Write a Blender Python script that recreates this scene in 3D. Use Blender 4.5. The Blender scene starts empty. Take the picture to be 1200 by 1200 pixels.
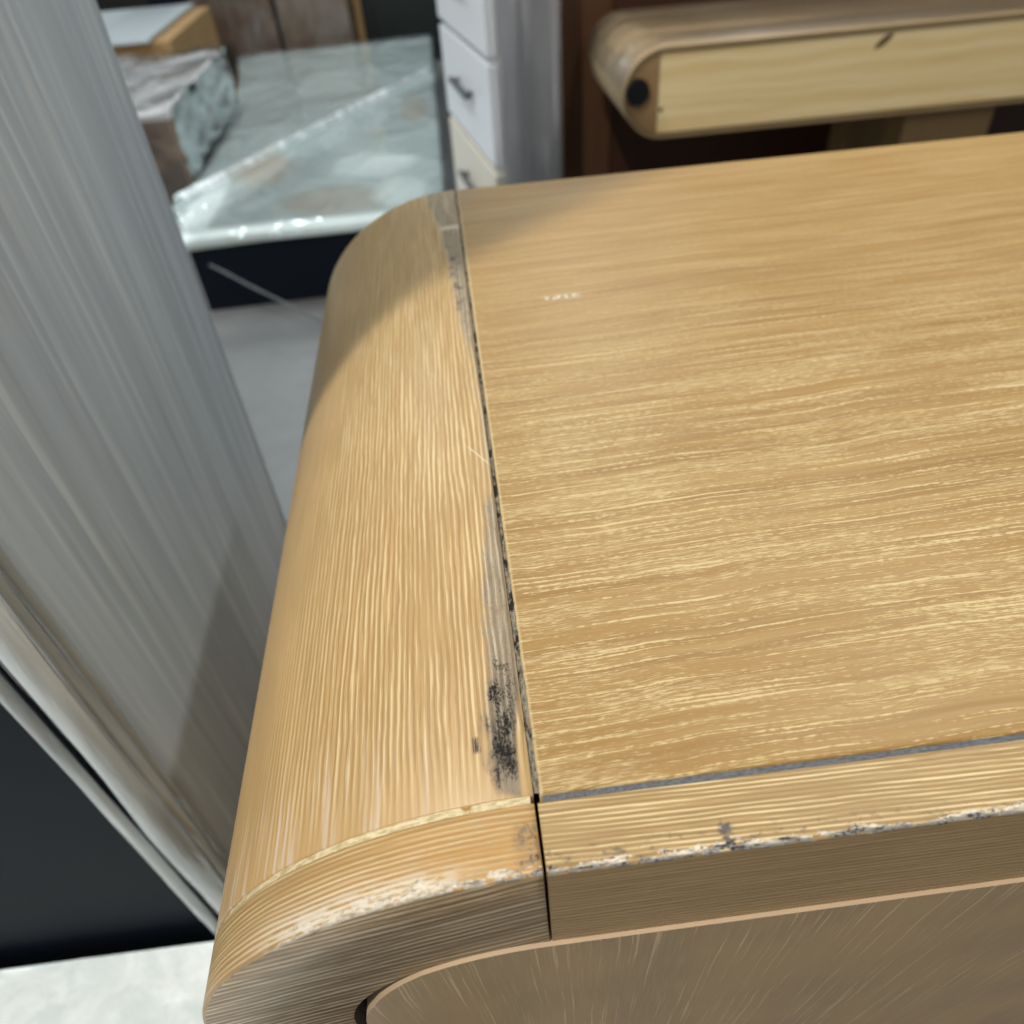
import bpy, bmesh, math, random
from mathutils import Vector, Matrix, Euler, noise as mnoise

random.seed(7)
sc = bpy.context.scene
col = sc.collection
R = math.radians
T = 0.80                      # height of the cabinet top above the floor

# ------------------------------------------------------------------ camera
cd = bpy.data.cameras.new('camera')
cam = bpy.data.objects.new('camera', cd); col.objects.link(cam)
cam.location = (-0.0036, -0.0712, T + 0.1777)
cam.rotation_euler = (R(47.5974), R(3.6398), R(-5.8883))
cd.sensor_fit = 'AUTO'; cd.sensor_width = 36; cd.lens = 36 * 881.1 / 1200
cd.clip_start = 0.01; cd.clip_end = 60
cd.dof.use_dof = True; cd.dof.focus_distance = 0.228; cd.dof.aperture_fstop = 10.5
sc.camera = cam

# ------------------------------------------------------------------ world and lamps (a hall with ceiling tubes, and added fill lamps)
w = bpy.data.worlds.new('World'); sc.world = w; w.use_nodes = True
bg = w.node_tree.nodes['Background']
bg.inputs[0].default_value = (0.93, 0.97, 1.0, 1); bg.inputs[1].default_value = 0.225
sc.view_settings.view_transform = 'Standard'; sc.view_settings.look = 'None'
sc.view_settings.exposure = 0; sc.view_settings.gamma = 1

def lamp(name, loc, target, sx, sy, power, colour=(1, 0.95, 0.87)):
    l = bpy.data.lights.new(name, 'AREA'); l.shape = 'RECTANGLE'; l.size = sx; l.size_y = sy
    l.energy = power; l.color = colour
    o = bpy.data.objects.new(name, l); col.objects.link(o); o.location = loc
    d = Vector(target) - Vector(loc)
    z = -d.normalized(); y = Vector((0, 1, 0)); x = y.cross(z).normalized(); y = z.cross(x)
    o.rotation_euler = Matrix((x, y, z)).transposed().to_euler()
    return o
lamp('tube_or_fill_lamp', (1.15, 1.05, T + 1.90), (0.0, 0.42, T), 0.07, 1.4, 19, (1, 0.98, 0.93))
lamp('tube_or_fill_lamp', (0.7, -2.4, T + 1.9), (0.05, 0.0, T), 0.12, 1.3, 20, (1, 0.95, 0.87))  # unseen fill lamp, added to brighten the front faces
lamp('ceiling_spot', (-0.82, -0.36, T + 2.20), (0.0, 0.2, T), 0.07, 0.07, 54, (1, 0.95, 0.87))
lamp('tube_or_fill_lamp', (-3.4, 2.0, T + 2.05), (-0.05, 0.03, T), 0.35, 1.6, 85, (0.88, 0.95, 1.0))
for x, y in ((-1.3, 2.6), (0.6, 3.2), (-1.3, 5.2)):
    lamp('tube_or_fill_lamp', (x, y, T + 2.3), (x, y, 0), 0.10, 1.3, 30, (0.88, 0.97, 1.0))  # unseen tubes, added to light the background and give the film highlights

# ------------------------------------------------------------------ node helpers
class NT:
    def __init__(s, name):
        s.m = bpy.data.materials.new(name); s.m.use_nodes = True
        s.t = s.m.node_tree; s.t.nodes.clear()
        s.out = s.n('ShaderNodeOutputMaterial')
    def n(s, typ, **kw):
        nd = s.t.nodes.new(typ)
        for k, v in kw.items(): setattr(nd, k, v)
        return nd
    def set(s, sock, v):
        if isinstance(v, bpy.types.NodeSocket): s.t.links.new(v, sock)
        elif v is not None:
            if hasattr(sock.default_value, '__len__') and not hasattr(v, '__len__'): v = (v,) * len(sock.default_value)
            if hasattr(v, '__len__') and len(sock.default_value) == 4 and len(v) == 3: v = (*v, 1)
            sock.default_value = v
    def math(s, op, a, b=None, c=None, clamp=False):
        nd = s.n('ShaderNodeMath', operation=op, use_clamp=clamp)
        s.set(nd.inputs[0], a); s.set(nd.inputs[1], b)
        if c is not None: s.set(nd.inputs[2], c)
        return nd.outputs[0]
    def mix(s, f, a, b, blend='MIX'):
        nd = s.n('ShaderNodeMix', data_type='RGBA', blend_type=blend)
        s.set(nd.inputs[0], f); s.set(nd.inputs[6], a); s.set(nd.inputs[7], b)
        return nd.outputs[2]
    def noise(s, vec, scale=1, detail=2, rough=0.5, dist=0, dim='3D'):
        nd = s.n('ShaderNodeTexNoise', noise_dimensions=dim)
        s.set(nd.inputs['Vector'], vec); s.set(nd.inputs['Scale'], scale); s.set(nd.inputs['Detail'], detail)
        s.set(nd.inputs['Roughness'], rough); s.set(nd.inputs['Distortion'], dist)
        return nd.outputs[0]
    def step(s, x, a, b):          # smoothstep a..b -> 0..1
        nd = s.n('ShaderNodeMapRange', interpolation_type='SMOOTHSTEP')
        s.set(nd.inputs[0], x); s.set(nd.inputs[1], a); s.set(nd.inputs[2], b)
        return nd.outputs[0]
    def vec(s, x, y, z=0):
        nd = s.n('ShaderNodeCombineXYZ'); s.set(nd.inputs[0], x); s.set(nd.inputs[1], y); s.set(nd.inputs[2], z)
        return nd.outputs[0]
    def uv(s):
        nd = s.n('ShaderNodeUVMap'); nd.uv_map = 'UVMap'
        sp = s.n('ShaderNodeSeparateXYZ'); s.t.links.new(nd.outputs[0], sp.inputs[0])
        return sp.outputs[0], sp.outputs[1]
    def obj(s):
        return s.n('ShaderNodeTexCoord').outputs['Object']
    def curve(s, x, pts):
        nd = s.n('ShaderNodeFloatCurve'); c = nd.mapping.curves[0]
        c.points[0].location = pts[0]; c.points[1].location = pts[-1]
        for p in pts[1:-1]: c.points.new(*p)
        for p in c.points: p.handle_type = 'VECTOR'
        nd.mapping.update(); s.set(nd.inputs['Value'], x); s.set(nd.inputs['Factor'], 1.0)
        return nd.outputs[0]
    def bump(s, h, strength=0.3, dist=0.0005, normal=None):
        nd = s.n('ShaderNodeBump'); s.set(nd.inputs['Strength'], strength); s.set(nd.inputs['Distance'], dist)
        s.set(nd.inputs['Height'], h)
        if normal: s.set(nd.inputs['Normal'], normal)
        return nd.outputs[0]
    def bsdf(s, colr, rough=0.5, normal=None, spec=0.5, coat=0, coat_rough=0.2, metal=0):
        b = s.n('ShaderNodeBsdfPrincipled')
        s.set(b.inputs['Base Color'], colr); s.set(b.inputs['Roughness'], rough)
        s.set(b.inputs['Specular IOR Level'], spec); s.set(b.inputs['Coat Weight'], coat)
        s.set(b.inputs['Coat Roughness'], coat_rough); s.set(b.inputs['Metallic'], metal)
        if normal: s.set(b.inputs['Normal'], normal)
        return b.outputs[0]
    def done(s, sh):
        s.t.links.new(sh, s.out.inputs[0]); return s.m

OCHRE = (0.325, 0.193, 0.056); CREAM = (0.60, 0.475, 0.245); DARKW = (0.27, 0.145, 0.050)

def plain(name, c, rough=0.5, var=0.15, scale=30, bump=0.0, spec=0.5, coat=0):
    t = NT(name); o = t.obj()
    n = t.noise(o, scale, 4, 0.6)
    k = t.math('MULTIPLY_ADD', n, 2 * var, 1 - var)
    c2 = t.mix(1.0, c, t.vec(k, k, k), 'MULTIPLY')
    nb = t.bump(n, bump, 0.002) if bump else None
    return t.done(t.bsdf(c2, rough, nb, spec, coat))

def wood_top():
    """open grained limed veneer, grain along u"""
    t = NT('limed_oak_top'); u, v = t.uv()
    bend = t.noise(t.vec(t.math('MULTIPLY', u, 9), t.math('MULTIPLY', v, 5)), 1, 2)
    bend2 = t.noise(t.vec(t.math('MULTIPLY', u, 60), t.math('MULTIPLY', v, 60)), 1, 1)
    vv = t.math('ADD', v, t.math('MULTIPLY_ADD', bend, 0.010, t.math('MULTIPLY', bend2, 0.0012)))
    vv = t.math('ADD', vv, t.math('MULTIPLY', u, -0.035))
    big = t.noise(t.vec(t.math('MULTIPLY', u, 10), t.math('MULTIPLY', vv, 60)), 1, 4, 0.6)
    big2 = t.noise(t.vec(t.math('MULTIPLY', u, 4), t.math('MULTIPLY', vv, 160), 5), 1, 2)
    # long thin cream lines
    ln = t.noise(t.vec(t.math('MULTIPLY', u, 11), t.math('MULTIPLY', vv, 1050)), 1, 3, 0.65)
    brk = t.noise(t.vec(t.math('MULTIPLY', u, 420), t.math('MULTIPLY', vv, 900), 3), 1, 2)
    lm = t.step(t.math('ADD', ln, t.math('MULTIPLY', t.math('SUBTRACT', brk, 0.5), 0.30)), 0.545, 0.635)
    # short flecks
    fk = t.noise(t.vec(t.math('MULTIPLY', u, 150), t.math('MULTIPLY', vv, 2200), 9), 1, 3, 0.65)
    den = t.math('MULTIPLY', t.step(big, 0.36, 0.60), t.step(v, 0.34, 0.16))
    fm = t.step(t.math('ADD', fk, t.math('MULTIPLY', den, 0.15)), 0.635, 0.715)
    # far part of the panel: closer, straighter stripes
    fn = t.noise(t.vec(t.math('MULTIPLY', u, 6), t.math('MULTIPLY', vv, 330), 13), 1, 3, 0.65)
    base = t.mix(t.step(big2, 0.3, 0.7), OCHRE, (0.262, 0.145, 0.038))
    base = t.mix(t.math('MULTIPLY', t.step(big, 0.35, 0.7), 0.45), base, (0.37, 0.243, 0.098))
    base = t.mix(t.math('MULTIPLY', t.step(fn, 0.42, 0.68), 0.38), base, (0.44, 0.312, 0.138))
    m = t.math('MULTIPLY', t.math('MAXIMUM', t.math('MULTIPLY', lm, 0.88), t.math('MULTIPLY', fm, 0.60)), t.math('MULTIPLY_ADD', t.step(v, 0.36, 0.14), 0.6, 0.4))
    c = t.mix(m, base, CREAM)
    # small grey-white scuff far back on the panel
    su = t.step(t.math('ABSOLUTE', t.math('SUBTRACT', u, 0.047)), 0.012, 0.006)
    sv = t.step(t.math('ABSOLUTE', t.math('SUBTRACT', v, 0.281)), 0.0028, 0.0012)
    sn = t.noise(t.vec(t.math('MULTIPLY', u, 500), t.math('MULTIPLY', v, 700)), 1, 2)
    c = t.mix(t.math('MULTIPLY', t.math('MULTIPLY', su, sv), t.step(sn, 0.45, 0.6)), c, (0.62, 0.58, 0.50))
    # light rubbed border along the seam
    eb = t.math('MULTIPLY', t.step(u, 0.0026, 0.0015), t.step(sn, 0.25, 0.5))
    c = t.mix(t.math('MULTIPLY', eb, 0.75), c, (0.60, 0.48, 0.27))
    # grey dirt at the far corner beside the seam
    gd = t.math('MULTIPLY', t.math('MULTIPLY', t.step(v, 0.39, 0.43), t.step(u, 0.03, 0.0)), t.step(big, 0.3, 0.6))
    c = t.mix(t.math('MULTIPLY', gd, 0.5), c, (0.20, 0.17, 0.12))
    nb = t.bump(m, 0.35, 0.00025)
    return t.done(t.bsdf(c, t.math('MULTIPLY_ADD', m, 0.12, 0.42), nb, 0.4))

def wood_comb(name, base=(0.43, 0.285, 0.125), light=(0.66, 0.52, 0.29), dark=(0.315, 0.195, 0.078), freq=400, mode=None, tone=1.0, even=0.0, con=1.0):
    """wire-brushed straight grain: close lines along u, spaced in v"""
    t = NT(name); u, v = t.uv()
    wob = t.noise(t.vec(t.math('MULTIPLY', u, 9), t.math('MULTIPLY', v, 60)), 1, 2)
    wob2 = t.noise(t.vec(t.math('MULTIPLY', u, 55), t.math('MULTIPLY', v, 240), 3), 1, 2)
    ph = t.math('MULTIPLY_ADD', wob, 15.0, t.math('MULTIPLY_ADD', wob2, 4.2, t.math('MULTIPLY', v, freq * 2 * math.pi)))
    l1 = t.math('MULTIPLY_ADD', t.math('SINE', ph), 0.5, 0.5)
    l2 = t.noise(t.vec(t.math('MULTIPLY', u, 60), t.math('MULTIPLY', v, freq * 4.0), 7), 1, 3, 0.65)
    l3 = t.noise(t.vec(t.math('MULTIPLY', u, 22), t.math('MULTIPLY', v, freq * 1.1), 17), 1, 2, 0.6)
    patch = t.noise(t.vec(t.math('MULTIPLY', u, 18), t.math('MULTIPLY', v, 60), 2), 1, 3)
    lsum = t.math('ADD', t.math('MULTIPLY', l1, 0.55), t.math('ADD', t.math('MULTIPLY', t.math('SUBTRACT', l2, 0.5), 0.55), t.math('MULTIPLY', t.math('SUBTRACT', l3, 0.5), 1.0)))
    lm = t.step(lsum, 0.38, 0.60)
    dm = t.step(lsum, 0.22, 0.02)
    amp = t.step(patch, 0.22, 0.48)
    if even: amp = t.math('MULTIPLY_ADD', amp, 1 - even, even)
    if mode == 'side':            # the rubbed smooth stretch on the round
        amp = t.math('MULTIPLY', amp, t.step(v, 0.105, 0.045))
        amp = t.math('MULTIPLY', amp, t.step(u, 0.018, 0.040))
    c = t.mix(t.step(patch, 0.35, 0.7), base, tuple(a * 1.12 for a in base))
    c = t.mix(t.math('MULTIPLY', dm, t.math('MULTIPLY_ADD', amp, 0.6, 0.12 + 0.28 * (con - 1))), c, dark)
    c = t.mix(t.math('MULTIPLY', lm, t.math('MULTIPLY_ADD', amp, 0.72, 0.10 + 0.18 * (con - 1))), c, light)
    rough = 0.40; spec = 0.4; h = t.math('MULTIPLY', t.math('SUBTRACT', lm, dm), t.math('MULTIPLY_ADD', amp, 0.8, 0.2))
    if mode == 'side':
        q = t.math('DIVIDE', u, 0.45)
        width = t.curve(q, [(0, 0), (0.036, 0), (0.047, 0.38), (0.07, 0.49), (0.11, 0.44), (0.145, 0.37), (0.20, 0.37), (0.235, 0.26),
                            (0.265, 0.20), (0.285, 0.20), (0.31, 0.05), (0.50, 0.06), (0.57, 0.26), (0.68, 0.34), (0.78, 0.44), (0.88, 0.60), (1, 0.95)])
        dark_c = t.curve(q, [(0, 0), (0.036, 0.25), (0.05, 0.70), (0.075, 0.95), (0.105, 0.80), (0.135, 0.6), (0.17, 0.42), (0.20, 0.55), (0.25, 0.45), (0.285, 0.6),
                             (0.30, 0.12), (0.5, 0.2), (0.57, 0.55), (0.75, 0.7), (0.9, 0.6), (1, 0.5)])
        fine = t.noise(t.vec(t.math('MULTIPLY', u, 1000), t.math('MULTIPLY', v, 1600), 4), 1, 4, 0.75)
        mid = t.noise(t.vec(t.math('MULTIPLY', u, 130), t.math('MULTIPLY', v, 260), 14), 1, 3, 0.6)
        width = t.math('MULTIPLY', width, 0.023)
        edge = t.math('ADD', width, t.math('MULTIPLY', t.math('SUBTRACT', mid, 0.5), 0.006))
        msk = t.step(t.math('SUBTRACT', edge, v), -0.0016, 0.0022)
        inner = t.step(t.math('SUBTRACT', v, t.math('MULTIPLY', t.step(u, 0.055, 0.03), 0.0026)), 0.0, 0.0011)
        msk = t.math('MULTIPLY', t.math('MULTIPLY', msk, inner), t.step(width, 0.0002, 0.001))
        bwn = t.n('ShaderNodeRGBToBW'); t.set(bwn.inputs[0], c); lum = t.math('MULTIPLY', bwn.outputs[0], t.math('MULTIPLY', t.math('MULTIPLY_ADD', t.math('ADD', fine, mid), 1.15, -0.25), t.math('MULTIPLY_ADD', dark_c, -0.45, 1.1)))
        grey = t.vec(t.math('MULTIPLY', lum, 1.06), t.math('MULTIPLY', lum, 0.95), t.math('MULTIPLY', lum, 0.78))
        c = t.mix(t.math('MULTIPLY', msk, t.math('MULTIPLY_ADD', dark_c, 0.45, 0.5)), c, grey)
        def blob(u0, v0, ru, rv):
            a_ = t.math('DIVIDE', t.math('SUBTRACT', u, u0), ru); b_ = t.math('DIVIDE', t.math('SUBTRACT', v, v0), rv)
            return t.math('EXPONENT', t.math('MULTIPLY', t.math('ADD', t.math('MULTIPLY', a_, a_), t.math('MULTIPLY', b_, b_)), -1.0))
        blobs = t.math('ADD', t.math('ADD', blob(0.0335, 0.0064, 0.0100, 0.0046), t.math('MULTIPLY', blob(0.053, 0.0058, 0.0085, 0.0036), 0.95)),
                       t.math('ADD', t.math('MULTIPLY', blob(0.079, 0.0048, 0.006, 0.0028), 0.4), t.math('MULTIPLY', blob(0.31, 0.006, 0.06, 0.005), 0.55)))
        thr = t.math('SUBTRACT', t.math('SUBTRACT', 0.665, t.math('MULTIPLY', dark_c, 0.16)), t.math('MULTIPLY', blobs, 0.125))
        blk = t.math('MULTIPLY', msk, t.step(t.math('MULTIPLY_ADD', fine, 0.5, t.math('MULTIPLY', mid, 0.5)), t.math('SUBTRACT', thr, 0.02), t.math('ADD', thr, 0.13)))
        c = t.mix(t.math('MULTIPLY', blk, 0.96), c, (0.010, 0.010, 0.011)); spec = t.math('MULTIPLY_ADD', msk, -0.38, 0.42); rough = t.math('MULTIPLY_ADD', msk, 0.4, 0.36)
        h = t.math('SUBTRACT', h, t.math('MULTIPLY', blk, 1.2))
        # pale streaks near the front end
        st = t.noise(t.vec(t.math('MULTIPLY', u, 22), t.math('MULTIPLY', v, 420), 21), 1, 2)
        pm = t.math('MULTIPLY', t.math('MULTIPLY', t.step(u, 0.062, 0.024), t.step(st, 0.50, 0.68)), t.step(v, 0.022, 0.034))
        c = t.mix(t.math('MULTIPLY', pm, 0.38), c, (0.66, 0.60, 0.55))
        # two tiny marks and a hairline scratch
        d1 = t.math('MULTIPLY', t.step(t.math('ABSOLUTE', t.math('SUBTRACT', v, 0.0135)), 0.0016, 0.0008), t.step(t.math('ABSOLUTE', t.math('SUBTRACT', u, 0.0355)), 0.003, 0.0015))
        c = t.mix(t.math('MULTIPLY', d1, t.step(l2, 0.40, 0.52)), c, (0.05, 0.04, 0.03))
        sline = t.math('SUBTRACT', t.math('SUBTRACT', u, 0.152), t.math('MULTIPLY', t.math('SUBTRACT', v, 0.0005), 1.7))
        sc1 = t.math('MULTIPLY', t.step(t.math('ABSOLUTE', sline), 0.0008, 0.0003), t.step(v, 0.0085, 0.0075))
        c = t.mix(t.math('MULTIPLY', sc1, 0.7), c, (0.68, 0.60, 0.46))
        # cross-wise dent line at the far end
        dl = t.math('MULTIPLY', t.step(t.math('ABSOLUTE', t.math('SUBTRACT', u, 0.386)), 0.004, 0.002), t.step(v, 0.014, 0.010))
        c = t.mix(t.math('MULTIPLY', dl, t.step(fine, 0.35, 0.6)), c, (0.62, 0.56, 0.44))
    if mode == 'rail':
        mm = t.noise(t.vec(t.math('MULTIPLY', u, 260), t.math('MULTIPLY', v, 420), 31), 1, 4, 0.7)
        g1 = t.math('MULTIPLY', t.step(v, 0.0085, 0.003), t.step(mm, 0.52, 0.66))
        c = t.mix(t.math('MULTIPLY', g1, 0.75), c, (0.10, 0.085, 0.06))
        # the star-shaped knock
        du = t.math('ABSOLUTE', t.math('SUBTRACT', u, 0.0435)); dv = t.math('ABSOLUTE', t.math('SUBTRACT', v, 0.0048))
        k1 = t.math('MULTIPLY', t.step(du, 0.0022, 0.0009), t.step(dv, 0.0045, 0.002))
        c = t.mix(t.math('MULTIPLY', k1, t.step(mm, 0.47, 0.55)), c, (0.10, 0.09, 0.08))
    if mode == 'arc':
        mm = t.noise(t.vec(t.math('MULTIPLY', u, 300), t.math('MULTIPLY', v, 500), 31), 1, 4, 0.7)
        # u runs from the seam down the round
        g1 = t.math('MULTIPLY', t.math('MULTIPLY', t.step(u, 0.0075, 0.004), t.step(u, 0.0003, 0.001)), t.step(t.math('ABSOLUTE', t.math('SUBTRACT', v, 0.0075)), 0.006, 0.004))
        c = t.mix(t.math('MULTIPLY', g1, t.math('MULTIPLY_ADD', t.step(mm, 0.50, 0.58), 0.42, 0.42)), c, (0.15, 0.13, 0.10))
        hz = t.noise(t.vec(t.math('MULTIPLY', u, 700), t.math('MULTIPLY', v, 380), 61), 1, 3, 0.7)
        c = t.mix(t.math('MULTIPLY', t.math('MULTIPLY', g1, t.step(hz, 0.54, 0.61)), 0.9), c, (0.02, 0.018, 0.016))
        or1 = t.math('MULTIPLY', t.step(u, 0.075, 0.02), t.step(mm, 0.75, 0.35))
        c = t.mix(t.math('MULTIPLY', or1, 0.45), c, (0.50, 0.26, 0.07))
        pw = t.math('MULTIPLY', t.math('MULTIPLY', t.step(u, 0.018, 0.05), t.step(u, 0.10, 0.07)), t.step(t.math('MULTIPLY_ADD', l1, 0.5, t.math('MULTIPLY', mm, 0.5)), 0.42, 0.58))
        c = t.mix(t.math('MULTIPLY', pw, t.math('MULTIPLY', t.step(v, 0.013, 0.004), 0.55)), c, (0.72, 0.63, 0.50))
    if mode == 'arc':
        n9 = t.noise(t.vec(t.math('MULTIPLY', u, 170), t.math('MULTIPLY', v, 700), 41), 1, 4, 0.7)
        ww = t.math('MULTIPLY', t.math('MULTIPLY', t.step(u, 0.012, 0.03), t.step(u, 0.085, 0.06)), t.step(v, 0.0075, 0.0015))
        c = t.mix(t.math('MULTIPLY', ww, t.step(n9, 0.40, 0.56)), c, (0.66, 0.60, 0.50))
        c = t.mix(t.math('MULTIPLY', ww, t.step(mm, 0.60, 0.68)), c, (0.20, 0.17, 0.13))
    if tone != 1.0: c = t.mix(1.0, c, (tone, tone, tone), 'MULTIPLY')
    nb = t.bump(h, 0.45, 0.00028)
    return t.done(t.bsdf(c, rough, nb, spec))

def wood_fan():
    """door veneer whose grain fans out of a point below"""
    t = NT('fan_veneer'); x, z = t.uv()
    dx = t.math('SUBTRACT', x, 0.012); dz = t.math('SUBTRACT', z, -0.75)
    ang = t.math('ARCTAN2', dx, dz); rad = t.math('SQRT', t.math('ADD', t.math('MULTIPLY', dx, dx), t.math('MULTIPLY', dz, dz)))
    wob = t.noise(t.vec(t.math('MULTIPLY', ang, 14), t.math('MULTIPLY', rad, 30)), 1, 2)
    aa = t.math('ADD', ang, t.math('MULTIPLY', wob, 0.0035))
    l1 = t.noise(t.vec(t.math('MULTIPLY', aa, 640), t.math('MULTIPLY', rad, 9)), 1, 2, 0.6)
    l2 = t.noise(t.vec(t.math('MULTIPLY', aa, 1100), t.math('MULTIPLY', rad, 45), 4), 1, 2, 0.6)
    p = t.noise(t.vec(t.math('MULTIPLY', ang, 20), t.math('MULTIPLY', rad, 20), 8), 1, 2)
    lm = t.math('MULTIPLY', t.step(l1, 0.585, 0.66), t.step(l2, 0.34, 0.50))
    lf = t.math('MULTIPLY', t.step(l2, 0.45, 0.68), 0.45)
    c = t.mix(t.step(p, 0.3, 0.7), (0.40, 0.275, 0.145), (0.33, 0.235, 0.135))
    c = t.mix(lf, c, (0.42, 0.32, 0.18))
    c = t.mix(t.math('MULTIPLY', lm, 0.62), c, (0.64, 0.50, 0.30))
    return t.done(t.bsdf(c, 0.42, t.bump(lm, 0.2, 0.0002), 0.4))

def filler_mat(name, a, b, hole=0.60, su=120, sv=1.2):
    t = NT(name); u, v = t.uv()
    n = t.noise(t.vec(t.math('MULTIPLY', u, su * 3), t.math('MULTIPLY', v, sv * 3)), 1, 3, 0.6); m = t.noise(t.vec(t.math('MULTIPLY', u, su), t.math('MULTIPLY', v, sv), 4), 1, 3, 0.6)
    c = t.mix(t.step(n, 0.35, 0.65), a, b)
    c = t.mix(t.step(m, hole, hole + 0.06), c, (0.012, 0.012, 0.013))
    return t.done(t.bsdf(c, 0.7, t.bump(n, 0.3, 0.0002), 0.2))

def chip_mat():
    t = NT('chipped_edge'); u, v = t.uv()
    n = t.noise(t.vec(t.math('MULTIPLY', u, 330), t.math('MULTIPLY', v, 900)), 1, 4, 0.7)
    m = t.noise(t.vec(t.math('MULTIPLY', u, 120), t.math('MULTIPLY', v, 480), 5), 1, 3, 0.65)
    f = t.noise(t.vec(t.math('MULTIPLY', u, 900), t.math('MULTIPLY', v, 1500), 9), 1, 3, 0.7)
    grey = t.step(u, -0.030, 0.004)
    low = t.step(v, -0.0012, 0.0002)
    c = t.mix(t.step(n, 0.34, 0.60), (0.34, 0.27, 0.18), (0.66, 0.60, 0.49))
    gm = t.math('MULTIPLY', grey, t.step(t.math('MULTIPLY_ADD', low, 0.16, m), 0.48, 0.60))
    c = t.mix(t.math('MULTIPLY', gm, 0.85), c, (0.20, 0.195, 0.19))
    c = t.mix(t.math('MULTIPLY', t.math('MULTIPLY_ADD', grey, 0.7, 0.3), t.step(t.math('MULTIPLY_ADD', m, 0.5, t.math('MULTIPLY', f, 0.5)), 0.515, 0.575)), c, (0.03, 0.028, 0.026))
    return t.done(t.bsdf(c, 0.75, t.bump(n, 0.4, 0.0002), 0.25))

def streak_panel():
    """tall wrapped box: greige board under stretch film, vertical pulls in the film"""
    t = NT('film_over_greige_board'); u, v = t.uv()      # u = vertical, v = across
    s1 = t.noise(t.vec(t.math('MULTIPLY', u, 1.6), t.math('MULTIPLY', v, 26)), 1, 3, 0.6)
    s2 = t.noise(t.vec(t.math('MULTIPLY', u, 3.0), t.math('MULTIPLY', v, 95), 4), 1, 3, 0.6)
    c = t.mix(t.step(s1, 0.3, 0.7), (0.41, 0.475, 0.53), (0.52, 0.60, 0.66))
    c = t.mix(t.math('MULTIPLY', t.step(s2, 0.50, 0.72), 0.60), c, (0.76, 0.83, 0.87))
    c = t.mix(t.math('MULTIPLY', t.step(s2, 0.46, 0.28), 0.30), c, (0.24, 0.245, 0.24))
    low = t.step(u, 0.66, 0.40)
    c = t.mix(t.math('MULTIPLY', low, 0.65), c, t.mix(t.step(s2, 0.4, 0.65), (0.45, 0.435, 0.41), (0.56, 0.55, 0.53)))
    h = t.math('MULTIPLY_ADD', s2, 0.6, s1)
    return t.done(t.bsdf(c, 0.42, t.bump(h, 0.5, 0.006), 0.45, 0.35, 0.22))

def wrap_film(name, tint=(0.86, 0.93, 0.92), body=0.10, scale=14, glossy=0.9, bumps=0.8, stretch=(1, 1, 1)):
    """clear stretch film: mostly see-through, milky where it folds, with real gloss"""
    t = NT(name); o = t.obj()
    mp = t.n('ShaderNodeMapping'); t.set(mp.inputs[0], o); mp.inputs['Scale'].default_value = stretch
    n = t.noise(mp.outputs[0], scale, 4, 0.62, 0.8); n2 = t.noise(mp.outputs[0], scale * 4, 3, 0.6, 0.5)
    nb = t.bump(t.math('MULTIPLY_ADD', n2, 0.3, n), bumps, 0.02)
    tr = t.n('ShaderNodeBsdfTransparent').outputs[0]
    df = t.n('ShaderNodeBsdfDiffuse'); t.set(df.inputs[0], tint)
    gl = t.n('ShaderNodeBsdfGlossy'); t.set(gl.inputs['Roughness'], 0.09); t.set(gl.inputs['Normal'], nb); t.set(gl.inputs[0], (0.95, 0.98, 1.0))
    fr = t.n('ShaderNodeFresnel'); t.set(fr.inputs['IOR'], 1.5); t.set(fr.inputs['Normal'], nb)
    m1 = t.n('ShaderNodeMixShader'); m2 = t.n('ShaderNodeMixShader')
    t.set(m1.inputs[0], t.math('MULTIPLY_ADD', t.step(n, 0.40, 0.70), body, body * 0.4, True))
    t.set(m1.inputs[1], tr); t.set(m1.inputs[2], df.outputs[0])
    t.set(m2.inputs[0], t.math('MULTIPLY', fr.outputs[0], glossy * 1.6, None, True)); t.set(m2.inputs[1], m1.outputs[0]); t.set(m2.inputs[2], gl.outputs[0])
    return t.done(m2.outputs[0])

def pine_mat():
    t = NT('raw_pine'); u, v = t.uv()
    wob = t.noise(t.vec(t.math('MULTIPLY', u, 5), t.math('MULTIPLY', v, 12)), 1, 2)
    vv = t.math('ADD', v, t.math('MULTIPLY', wob, 0.03))
    g = t.noise(t.vec(t.math('MULTIPLY', u, 2), t.math('MULTIPLY', vv, 75)), 1, 3, 0.5)
    c = t.mix(t.step(g, 0.38, 0.60), (0.80, 0.64, 0.36), (0.73, 0.55, 0.27))
    c = t.mix(t.math('MULTIPLY', t.step(g, 0.62, 0.70), 0.6), c, (0.64, 0.46, 0.22))
    # the knot near the upper right
    a = t.math('SUBTRACT', u, 0.685); b = t.math('SUBTRACT', v, -0.102)
    r1 = t.math('ADD', t.math('MULTIPLY', a, 0.80), t.math('MULTIPLY', b, 0.60)); r2 = t.math('SUBTRACT', t.math('MULTIPLY', b, 0.80), t.math('MULTIPLY', a, 0.60))
    d = t.math('SQRT', t.math('ADD', t.math('POWER', t.math('DIVIDE', r1, 0.016), 2), t.math('POWER', t.math('DIVIDE', r2, 0.0055), 2)))
    c = t.mix(t.step(d, 1.25, 0.7), c, (0.12, 0.075, 0.03))
    d2 = t.math('SQRT', t.math('ADD', t.math('POWER', t.math('SUBTRACT', u, 0.342), 2), t.math('POWER', t.math('SUBTRACT', v, -0.168), 2)))
    c = t.mix(t.step(d2, 0.0045, 0.0025), c, (0.09, 0.06, 0.03))
    return t.done(t.bsdf(c, 0.55, None, 0.3))

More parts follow.
